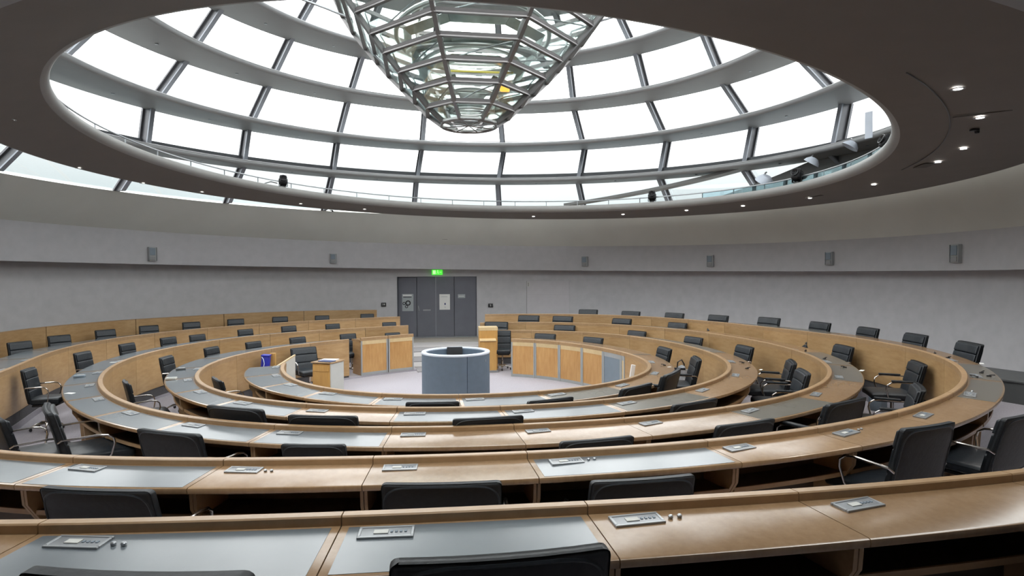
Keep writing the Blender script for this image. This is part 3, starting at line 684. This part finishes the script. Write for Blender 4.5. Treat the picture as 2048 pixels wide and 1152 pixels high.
# ------------------------------------------------------------------ chairs
def back_def(v):
    x, y, z = v; f = (z + .235) / .47
    return (x * (1 - .03 * f), y - .02 * (1 - (x / .27) ** 2) - .10 * f - .02 * f * f, z)
def make_chair_parts():
    P = []
    BM = Matrix.Translation((0, -.19, .635))
    P.append(('backrest', MB().rbox(.54, .055, .47, .022, 3, None, 0, 5, back_def).xf(BM), LEATHER))
    for i, (z0, z1, th) in enumerate(((.105, .215, .036), (-.055, .10, .026), (-.22, -.06, .026))):
        c = MB().rbox(.50, th, z1 - z0, .012, 3, None, 0, 3, lambda v, zc=(z0 + z1) / 2: back_def((v.x, v.y + .034, v.z + zc))).xf(BM); P.append(('back_cushion', c, LEATHER_F))
    loop = []
    for k in range(41):
        a = 2 * pi * k / 40; ex = lambda c: math.copysign(abs(c) ** .35, c)
        loop.append(BM @ Vector(back_def((.258 * ex(cos(a)), -.026, .222 * ex(sin(a))))))
    P.append(('piping', MB().tube(loop[:-1], .006, 5, closed=True), LEATHER_F))
    P.append(('seat', MB().rbox(.50, .50, .085, .03, 3, Matrix.Translation((0, .06, .425)), 0, 3, lambda v: (v.x, v.y, v.z - .05 * max(0, v.y / .25 - .55) ** 2 + .012 * (1 - (v.x / .25) ** 2))), LEATHER_F))
    P.append(('seat_pan', MB().rbox(.44, .42, .03, .01, 2, Matrix.Translation((0, .04, .365))), BLACK))
    for s in (-1, 1):
        path = [(s * .262, -.262, .60), (s * .285, -.235, .625), (s * .292, -.12, .628), (s * .292, .02, .632), (s * .290, .09, .622), (s * .287, .135, .59), (s * .28, .145, .54), (s * .26, .12, .44), (s * .235, .09, .385)]
        P.append(('armrest', MB().tube(path, .0095, 8), CHROME))
    P.append(('column', MB().lathe([(.001, .06), (.035, .06), (.035, .20), (.022, .21), (.022, .36), (.05, .37), (.001, .37)], 14), CHROME))
    bs = MB()
    for k in range(5):
        a = 2 * pi * k / 5 + .3; d = Vector((cos(a), sin(a), 0)); bs.tube([d * .02 + Vector((0, 0, .10)), d * .16 + Vector((0, 0, .095)), d * .27 + Vector((0, 0, .065))], .016, 8, rs=[.022, .018, .012])
    P.append(('star_base', bs, CHROME))
    for k in range(5):
        a = 2 * pi * k / 5 + .3; d = Vector((cos(a), sin(a), 0)) * .27
        P.append(('caster', MB().lathe([(.001, -.02), (.022, -.02), (.028, 0), (.022, .02), (.001, .02)], 12).xf(Matrix.Translation(d + Vector((0, 0, .030))) @ Matrix.Rotation(a, 4, 'Z') @ Matrix.Rotation(R(90), 4, 'X')), BLACK))
    return P
def arm_pads():
    out = []
    for s in (-1, 1): out.append(('arm_pad', MB().rbox(.045, .27, .028, .011, 3, Matrix.Translation((s * .291, -.045, .645)) @ Matrix.Rotation(R(1), 4, 'X')), LEATHER))
    return out
CH = [('B', -7.6, 1.5, 0.91), ('B', -7.61, 2.62, 0.91), ('B', -7.34, 3.76, 0.91), ('B', -6.89, 4.67, 0.91), ('B', -6.26, 5.48, 0.91), ('B', -5.46, 6.22, 0.91), ('B', -4.52, 6.86, 0.9), ('B', -3.49, 7.38, 0.87), ('B', -2.3, 7.78, 0.86),
 ('B', 4.05, 6.63, 0.89), ('B', 5.01, 5.77, 0.87), ('B', 5.83, 4.74, 0.87), ('B', 6.49, 3.63, 0.87), ('B', 7.05, 2.34, 0.89), ('B', 7.4, 1.11, 0.88), ('B', 7.56, -0.04, 0.87), ('B', 7.52, -1.2, 0.87), ('B', 7.22, -2.51, 0.89),
 ('B', 4.30, -6.02, .86), ('B', 3.13, -6.54, .95), ('B', 1.09, -6.88, .85), ('B', 0., -6.89, .89), ('B', -1.82, -6.68, .89),
 ('C', 2.19, 5.55, .91), ('C', 3.05, 5.34, .89), ('C', 4.42, 4.64, .86), ('C', 5.47, 3.62, .83), ('C', 6.03, 2.68, .83), ('C', 6.4, 1.65, .82), ('C', 6.59, .45, .86), ('C', 6.52, -.86, .85), ('C', 6.30, -2.66, .87), ('C', 5.09, -4.09, .87),
 ('C', 3.78, -4.78, .93), ('C', 2.53, -5.27, .9), ('C', 1.18, -5.5, .88), ('C', -1.01, -5.34, .88), ('C', -2.21, -4.93, .92), ('C', -3.67, -3.97, .93), ('C', -4.18, -3.91, .87), ('C', -5.82, -1.06, .87), ('C', -5.88, .3, .91),
 ('C', -5.84, 1.63, .88), ('C', -5.54, 2.61, .87), ('C', -5.22, 3.2, .85), ('C', -4.5, 4.03, .86), ('C', -3.69, 4.6, .86), ('C', -2.74, 5.03, .85), ('C', -1.4, 5.38, .83),
 ('D', 1.27, 4.79, .94), ('D', 2.95, 4.46, .86), ('D', 4.36, 3.27, .81), ('D', 5.07, 1.75, .82), ('D', 5.26, -.01, .85), ('D', 4.98, -1.88, .87), ('D', 4.62, -2.75, .87), ('D', 2.53, -4.23, .87), ('D', .38, -4.64, .88), ('D', -1.12, -4.41, .89),
 ('D', -2.0, -4.04, .91), ('D', -3.97, -2.21, .87), ('D', -4.5, .08, .87), ('D', -4.29, 1.43, .85), ('D', -3.81, 2.3, .84), ('D', -3.12, 3.01, .84), ('D', -2.17, 3.63, .83), ('D', -1.21, 4.12, .79),
 ('E', 1.40, 3.74, .87), ('E', 2.25, 3.28, .82), ('E', 3.16, 2.48, .81), ('E', 3.98, .5, .83), ('E', 3.92, -1.04, .87), ('E', 2.73, -2.98, 1.0), ('E', 2.18, -3.34, .92), ('E', 1.11, -3.71, .88), ('E', -.12, -3.72, .89), ('E', -2.99, -1.87, .87),
 ('A', .15, -8.33, .98), ('A', -.8, -8.32, .98), ('A', 2.75, -8.40, .94)]
TURN = {('C', -3.67): -14, ('C', -4.18): 0, ('E', 2.73): 10, ('D', 4.62): 12, ('C', 5.09): 6, ('E', 1.40): 14, ('B', 3.13): -10, ('B', 4.30): -14, ('C', 3.78): -12, ('C', 2.53): -8, ('D', 2.53): -6, ('B', 1.09): -5}
def width_of(b, x, y):
    if b == 'A': return 1.07
    if (b, x) == ('B', 3.13): return .86
    if (b, x) == ('E', 1.40): return .74
    if y < -3.5 and x < 4.8: return {'B': 1.17, 'C': .94 if -1.5 < x < -.5 else 1.16, 'D': 1.22, 'E': 1.05}[b]
    if x < 0: return {'B': .74, 'C': .70, 'D': .74, 'E': .85}[b]
    return 1.04
CN = {'A': 'in the nearest row', 'B': 'of the outermost ring', 'C': 'of the second ring', 'D': 'of the third ring', 'E': 'of the innermost ring'}
PARTS = None
seen = {}
tot = {}
for b, x, y, h in CH:
    k = (b, x > 0 if b != 'A' else True); tot[k] = tot.get(k, 0) + 1
proto = None
for b, x, y, h in CH:
    side = (b, x > 0 if b != 'A' else True); i = seen.get(side, 0); seen[side] = i + 1
    th = math.atan2(x, y); s = h / .875
    # back top sits .31 m behind the middle of the seat
    px, py = x - .31 * s * sin(th), y - .31 * s * cos(th); z = floor_z(b, x, y)
    yaw = pi - th + R(TURN.get((b, x), random.uniform(-4, 4) + (-10 if x < 0 and y > 0 and b == 'B' else 0)))
    if b == 'A': lb = 'black leather chair in the nearest row, %s' % ('middle one, back cut by the frame bottom', 'left one, only its top edge showing', 'right one, only a chrome arm showing')[i]
    elif x > 0: lb = 'black leather swivel chair %s, right half, %s from the gangway' % (CN[b], ORD[i])
    else: lb = 'black leather swivel chair %s, left half, %s from the gangway' % (CN[b], ORD[tot[side] - 1 - i])
    if proto is None:
        proto = thing('swivel_chair', lb, 'chair', (0, 0, 0), 'black leather chairs %s' % CN[b])
        for nm, mb, m in make_chair_parts(): obj(nm, mb, m, proto, smooth=40)
        r = proto
        pads = [obj(nm, mb, m, smooth=40) for nm, mb, m in arm_pads()]
    else:
        r = proto.copy(); COL.objects.link(r); tag(r, lb, 'chair', 'black leather chairs %s' % CN[b])
        for ch in list(proto.children):
            c = ch.copy(); COL.objects.link(c); c.parent = r
    r.location = (px, py, z); r.rotation_euler = (0, 0, yaw); wd = width_of(b, x, y); r.scale = (s * wd, s * min(wd, 1.), s)
    if x > 0 and b in 'CDE':
        for ps in pads:
            c = ps.copy(); COL.objects.link(c); c.parent = r
for ps in pads: bpy.data.objects.remove(ps)
# clerk's chair beside the podium
def extra_chair(px, py, z, yaw, s, lb, grp):
    r = proto.copy(); COL.objects.link(r); tag(r, lb, 'chair', grp)
    for ch in list(proto.children):
        c = ch.copy(); COL.objects.link(c); c.parent = r
    r.location = (px, py, z); r.rotation_euler = (0, 0, yaw); r.scale = (s, s, s)
extra_chair(-2.50, 1.45, floor_z('E', -2.4, 2), R(-146), .93, 'black leather swivel chair behind the small oak podium', 'chairs in the centre well')

# ------------------------------------------------------------------ centre well
ZW = floor_z('E', 0, 0)
t = thing('round_lectern', 'round blue-grey lectern drum with pale rim in the well', 'lectern', (.17, -.66, ZW))
c = (.17, -.66, ZW); Rl, Hl = .525, 1.0
for a0, a1 in ((-62, 118), (118.8, 297.2)):
    L = []
    for a in thetas(a0, a1, 4):
        L.append([(c[0] + r * sin(a) , c[1] - r * cos(a) , c[2] + z) for r, z in ((Rl, 0), (Rl, Hl - .03), (Rl - .035, Hl - .03), (Rl - .035, 0))])
    # the seam faces the viewer right of centre
    obj('drum_shell', MB().sweep(L).xf(Matrix.Translation(c) @ Matrix.Rotation(R(80), 4, 'Z') @ Matrix.Translation([-q for q in c])), FABRIC, t)
obj('rim', MB().lathe([(Rl - .062, Hl - .03), (Rl + .003, Hl - .03), (Rl + .006, Hl - .012), (Rl - .002, Hl), (Rl - .058, Hl), (Rl - .066, Hl - .014)], 64, c), RIMBLUE, t)
obj('lining', MB().lathe([(.001, Hl - .30), (Rl - .068, Hl - .30), (Rl - .068, Hl - .03), (Rl - .074, Hl - .03), (Rl - .074, Hl - .29), (.001, Hl - .29)], 48, c), FABRIC, t)
sc_ = obj('screen', MB().rbox(.25, .03, .20, .006, 2, Matrix.Translation((c[0] - .01, c[1] + .40, c[2] + Hl - .09)) @ Matrix.Rotation(R(-12), 4, 'X')), BLACK_MATTE, t)
obj('socket_plate', MB().rbox(.05, .01, .035, .002, 1, Matrix.Translation((c[0] + .44, c[1] - .285, c[2] + Hl - .12)) @ Matrix.Rotation(R(57), 4, 'Z')), GREY_PANEL, t)
# small oak podium left
px, py = -2.02, .70; zp = floor_z('E', px, py); M0 = Matrix.Translation((px, py, zp)) @ Matrix.Rotation(R(-24), 4, 'Z')
t = thing('podium', 'small oak box podium with pale grey side left of the lectern', 'podium', (px, py, zp))
W_ = .37
obj('body', MB().rbox(W_ - .02, W_, .66, .004, 1, M0 @ Matrix.Translation((-.01, 0, .33))), W_POD, t)
obj('side_panel', MB().rbox(.022, W_ + .01, .67, .003, 1, M0 @ Matrix.Translation((W_ / 2 - .006, 0, .335))), PALE_GREY, t)
obj('drawer_front', MB().rbox(W_ - .06, .012, .10, .003, 1, M0 @ Matrix.Translation((-.01, -W_ / 2 - .004, .585))), W_POD, t)
obj('top_board', MB().rbox(W_ + .04, W_ + .04, .022, .004, 2, M0 @ Matrix.Translation((0, 0, .683))), W_LIP, t)
tag(obj('paper_stack', MB().rbox(.28, .21, .010, .001, 1, M0 @ Matrix.Translation((-.02, .06, .70)) @ Matrix.Rotation(R(10), 4, 'Z')), PAPER, base=(px, py, zp + .69)), 'loose white paper lying on the small oak podium', 'paper')
tag(obj('folder', MB().rbox(.27, .15, .014, .003, 1, M0 @ Matrix.Translation((.04, -.09, .703)) @ Matrix.Rotation(R(-4), 4, 'Z')), BLUE, base=(px + .05, py - .1, zp + .69)), 'dark blue folder at the front of the small oak podium', 'folder')
# tall lectern right of the gangway mouth
x, y = .965, 3.34; zb = floor_z('E', x, y)
t = thing('speaker_desk', 'tall oak speaker desk with a lower front box right of the lectern', 'lectern', (x, y, zb))
obj('body', MB().rbox(.41, .34, .93, .005, 1, Matrix.Translation((x, y + .1, zb + .465))), W_POD, t)
obj('top_band', MB().rbox(.42, .35, .075, .004, 1, Matrix.Translation((x, y + .1, zb + .945))), W_PALE, t)
obj('front_box', MB().rbox(.37, .16, .70, .004, 1, Matrix.Translation((x - .015, y - .14, zb + .35))), W_POD, t)
obj('reading_shelf', MB().rbox(.36, .22, .022, .004, 1, Matrix.Translation((x - .02, y - .14, zb + .715)) @ Matrix.Rotation(R(8), 4, 'X')), W_PALE, t)
obj('plinth', MB().rbox(.40, .49, .045, .003, 1, Matrix.Translation((x, y + .0, zb + .022))), PLINTH, t)
# swing flap, post and box at the left end of the innermost ring
t = thing('gate_flap', 'pale grey swing flap with oak edge closing the innermost ring', 'gate', (-2.62, .33, floor_z('E', -2.6, .3)))
L = []; p0, p1 = Vector((-2.68, -.08, 0)), Vector((-2.58, .66, 0)); n = Vector((.02, -.004, 0)); zf = floor_z('E', -2.6, .3)
q = [(p0, .02, .72), (p1, .02, .80)]
L = [[p + Vector((0, 0, zf + z0)), p + Vector((0, 0, zf + z1)), p + n + Vector((0, 0, zf + z1)), p + n + Vector((0, 0, zf + z0))] for p, z0, z1 in q]
obj('panel', MB().sweep(L), PALE_GREY, t)
L = [[p + Vector((0, 0, zf + z1)), p + Vector((0, 0, zf + z1 + .022)), p + n * 1.3 + Vector((0, 0, zf + z1 + .022)), p + n * 1.3 + Vector((0, 0, zf + z1))] for p, z0, z1 in q]
obj('edge_strip', MB().sweep(L), W_PALE, t)
obj('latch', MB().rbox(.03, .03, .07, .004, 2, Matrix.Translation((-2.62, .02, zf + .62))), CHROME, t)
x, y = -3.06, 1.12; zf = floor_z('E', x, y)
tag(obj('oak_post', MB().rbox(.095, .08, .79, .004, 1, Matrix.Translation((x, y, zf + .395))), W_POD, base=(x, y, zf)), 'short oak post between the blue box and the podium chair', 'post')
x, y = -3.165, .98
t = thing('plastic_box', 'bright blue plastic box left of the short oak post', 'box', (x, y, zf))
Mx = Matrix.Translation((x, y, zf + .39)) @ Matrix.Rotation(R(5), 4, 'Y')
obj('tub', MB().rbox(.13, .15, .74, .02, 2, Mx), BLUE2, t); obj('lid', MB().rbox(.14, .16, .03, .008, 2, Mx @ Matrix.Translation((0, 0, .38))), BLUE2, t)
obj('handle', MB().tube([Mx @ Vector(p) for p in ((-.05, -.08, .36), (-.02, -.085, .32), (0, -.087, .25), (-.01, -.082, .18))], .006, 6), RIMBLUE, t)
# leaning white board at the right end of the well
x, y = 3.04, -.42; zf = floor_z('E', x, y)
tag(obj('leaning_board', MB().rbox(.07, .03, .68, .004, 1, Matrix.Translation((x, y, zf + .34)) @ Matrix.Rotation(R(9), 4, 'Y')), PAPER, base=(x, y, zf)), 'white folded board leaning at the right end of the centre well', 'board')
# bag behind the third ring
x, y = 4.16, .25; zf = floor_z('E', x, y)
t = thing('shoulder_bag', 'crumpled grey and white bag standing behind the innermost ring', 'bag', (x, y, zf))
obj('bag_body', MB().rbox(.24, .18, .50, .06, 4, Matrix.Translation((x, y, zf + .26)), 0, 4, lambda v: (v.x * (1.1 - .5 * v.z) + .03 * sin(v.z * 22), v.y * (1 - .4 * v.z) + .02 * sin(v.z * 17 + v.x * 15), v.z + .03 * sin(v.x * 20))), BAG, t)
obj('strap', MB().tube([(x - .06, y - .02, zf + .48), (x - .05, y - .03, zf + .60), (x + .02, y - .03, zf + .64), (x + .07, y - .02, zf + .56), (x + .08, y, zf + .46)], .012, 6), BLACK, t)
# small grey case on the carpet of the second terrace
x, y = 6.40, -1.78; zf = floor_z('C', x, y)
t = thing('floor_case', 'small dark grey case on the carpet before the outer ring panel', 'case', (x, y, zf))
obj('case_body', MB().rbox(.14, .20, .20, .006, 2, Matrix.Translation((x, y, zf + .10)) @ Matrix.Rotation(R(20), 4, 'Z')), GREY_PANEL, t)
obj('handle', MB().tube([(x - .09, y - .02, zf + .21), (x - .04, y, zf + .235), (x + .02, y + .01, zf + .21)], .007, 6), STEEL, t)
# low dark platform by the right wall
Mp = Matrix.Translation((8.42, -2.45, 0)) @ Matrix.Rotation(R(16), 4, 'Z')
t = thing('platform', 'low dark grey platform along the right wall', 'platform', (8.42, -2.45, -.2))
obj('deck', MB().rbox(.98, 2.4, .03, .004, 1, Mp @ Matrix.Translation((0, 0, .215))), PLATFORM, t)
obj('skirt', MB().rbox(.94, 2.36, .44, .004, 1, Mp @ Matrix.Translation((0, 0, -.02))), PLATFORM, t)

# ------------------------------------------------------------------ small things lying on the desks
def on_desk(b, x, y):
    t = math.atan2(x, y); rp, ro = rad('P' + b, t), rad('O' + b, t); return rz('P' + b, x, y) + slope(rp, ro, math.hypot(x, y) - rp - LIPW) + .002
def mic(b, x, y, yaw, lb):
    z = on_desk(b, x, y); t = thing('desk_microphone', lb, 'microphone', (x, y, z), 'small black microphones on the desks')
    M_ = Matrix.Translation((x, y, z)) @ Matrix.Rotation(yaw, 4, 'Z') @ Matrix.Scale(.62, 4)
    obj('foot', MB().rbox(.07, .05, .022, .006, 2, M_ @ Matrix.Translation((0, 0, .011))), BLACK, t)
    obj('stem', MB().tube([M_ @ Vector(p) for p in ((.0, 0, .02), (.03, 0, .03), (.06, .0, .03))], .005, 6), BLACK, t)
    obj('capsule', MB().lathe([(.001, 0), (.010, .004), (.011, .03), (.001, .036)], 10).xf(M_ @ Matrix.Translation((.055, 0, .03)) @ Matrix.Rotation(R(90), 4, 'Y')), BLACK, t)
def slip(b, x, y, yaw, w, d, lb, m=PAPER):
    z = on_desk(b, x, y); tag(obj('paper_slip', MB().rbox(w * .7, d * .7, .003, 0, 1, Matrix.Translation((x, y, z + .002)) @ Matrix.Rotation(yaw, 4, 'Z')), m, base=(x, y, z)), lb, 'paper')
mic('B', 5.94, -3.97, .4, 'black desk microphone farthest back on the outer ring right end')
mic('B', 5.64, -4.21, 2.2, 'black desk microphone nearest the viewer on the outer ring right end')
mic('B', 5.84, -4.16, -.6, 'flat black desk microphone at the outer edge of right end desk')
mic('B', 6.65, -2.53, .9, 'black desk microphone on the outer ring before the second chair from right')
mic('B', 6.48, -2.93, .2, 'black desk microphone on the outer ring before the rightmost chair')
mic('C', 5.51, -2.28, 2.9, 'black desk microphone beside a white slip on the second ring')
mic('C', 5.90, -.76, .9, 'black desk microphone farthest back on the second ring right side')
mic('C', 5.70, -1.55, .4, 'black desk microphone midway along the second ring right side')
mic('D', 4.55, -1.27, 2.8, 'black desk microphone farther back on the third ring right end')
mic('D', 4.34, -1.79, .2, 'black desk microphone nearer on the third ring right end')
mic('E', 3.40, -1.01, 2.9, 'black desk microphone at the right tip of the innermost ring')
slip('C', 5.60, -2.50, .7, .16, .07, 'white paper slip next to a microphone on the second ring')
slip('B', 6.55, -3.35, .9, .14, .06, 'white paper slip on the outer ring right end')
slip('D', 4.52, -1.85, .8, .12, .05, 'white paper slip on the third ring right end')
slip('E', 3.42, -1.16, .2, .08, .05, 'white paper slip at the right tip of the innermost ring')
slip('C', -4.44, -2.34, -.3, .15, .09, 'pale printed slip at the left tip of the second ring')
slip('C', -5.19, .07, .1, .13, .07, 'white slip far along the second ring left side')
def unit_box(b, x, y, yaw, lb, m):
    z = on_desk(b, x, y); t = thing('desk_telephone', lb, 'telephone', (x, y, z))
    M_ = Matrix.Translation((x, y, z)) @ Matrix.Rotation(yaw, 4, 'Z')
    obj('housing', MB().rbox(.13, .09, .03, .008, 2, M_ @ Matrix.Translation((0, 0, .015))), m, t); obj('keypad', MB().rbox(.085, .05, .006, .002, 1, M_ @ Matrix.Translation((.01, 0, .031))), GREY_STRIP, t)
unit_box('C', -4.97, -1.21, .3, 'blue-grey desk unit at the left tip of the second ring', GREY_PANEL)
unit_box('D', -3.90, -.62, .4, 'dark desk unit at the left tip of the third ring', PLATFORM)
unit_box('D', -3.68, -1.45, .1, 'pale desk unit nearer the viewer on third ring left tip', PALE_GREY)

# ------------------------------------------------------------------ sky, camera, view
w = bpy.data.worlds.new('overcast'); sc.world = w; w.use_nodes = True; nt = w.node_tree; N = nt.nodes.new; Lk = nt.links.new
bg = nt.nodes['Background']; tc = N('ShaderNodeTexCoord'); sp = N('ShaderNodeSeparateXYZ'); Lk(tc.outputs['Generated'], sp.inputs[0])
cr = N('ShaderNodeValToRGB'); e = cr.color_ramp.elements; e[0].position = .04; e[0].color = (.075, .088, .092, 1); e[1].position = .34; e[1].color = (1, 1, 1, 1)
for q_, c_ in ((.11, (.118, .130, .132)), (.16, (.150, .156, .157)), (.22, (.45, .455, .46))):
    k_ = cr.color_ramp.elements.new(q_); k_.color = (*c_, 1)
Lk(sp.outputs['Z'], cr.inputs['Fac']); Lk(cr.outputs['Color'], bg.inputs['Color']); bg.inputs['Strength'].default_value = 3.2
cam = bpy.data.cameras.new('camera'); co = bpy.data.objects.new('camera', cam); COL.objects.link(co); sc.camera = co
cam.sensor_width = 36; cam.lens = 36 * 1200 / 2048; cam.clip_start = .05; cam.clip_end = 200
fw = Vector((.11203602, .99337538, -.02555935)); rt = Vector((.99368028, -.11217451, -.00404611)); upv = rt.cross(fw)
co.matrix_world = Matrix(((rt.x, upv.x, -fw.x, 0), (rt.y, upv.y, -fw.y, -10), (rt.z, upv.z, -fw.z, 1.77), (0, 0, 0, 1)))
vs = sc.view_settings; vs.view_transform = 'Standard'; vs.look = 'None'; vs.gamma = 1; vs.use_curve_mapping = False; vs.exposure = 1.42
sc.cycles.max_bounces = 12; sc.cycles.diffuse_bounces = 6; sc.cycles.transparent_max_bounces = 24; sc.cycles.caustics_reflective = False; sc.cycles.sample_clamp_indirect = 6
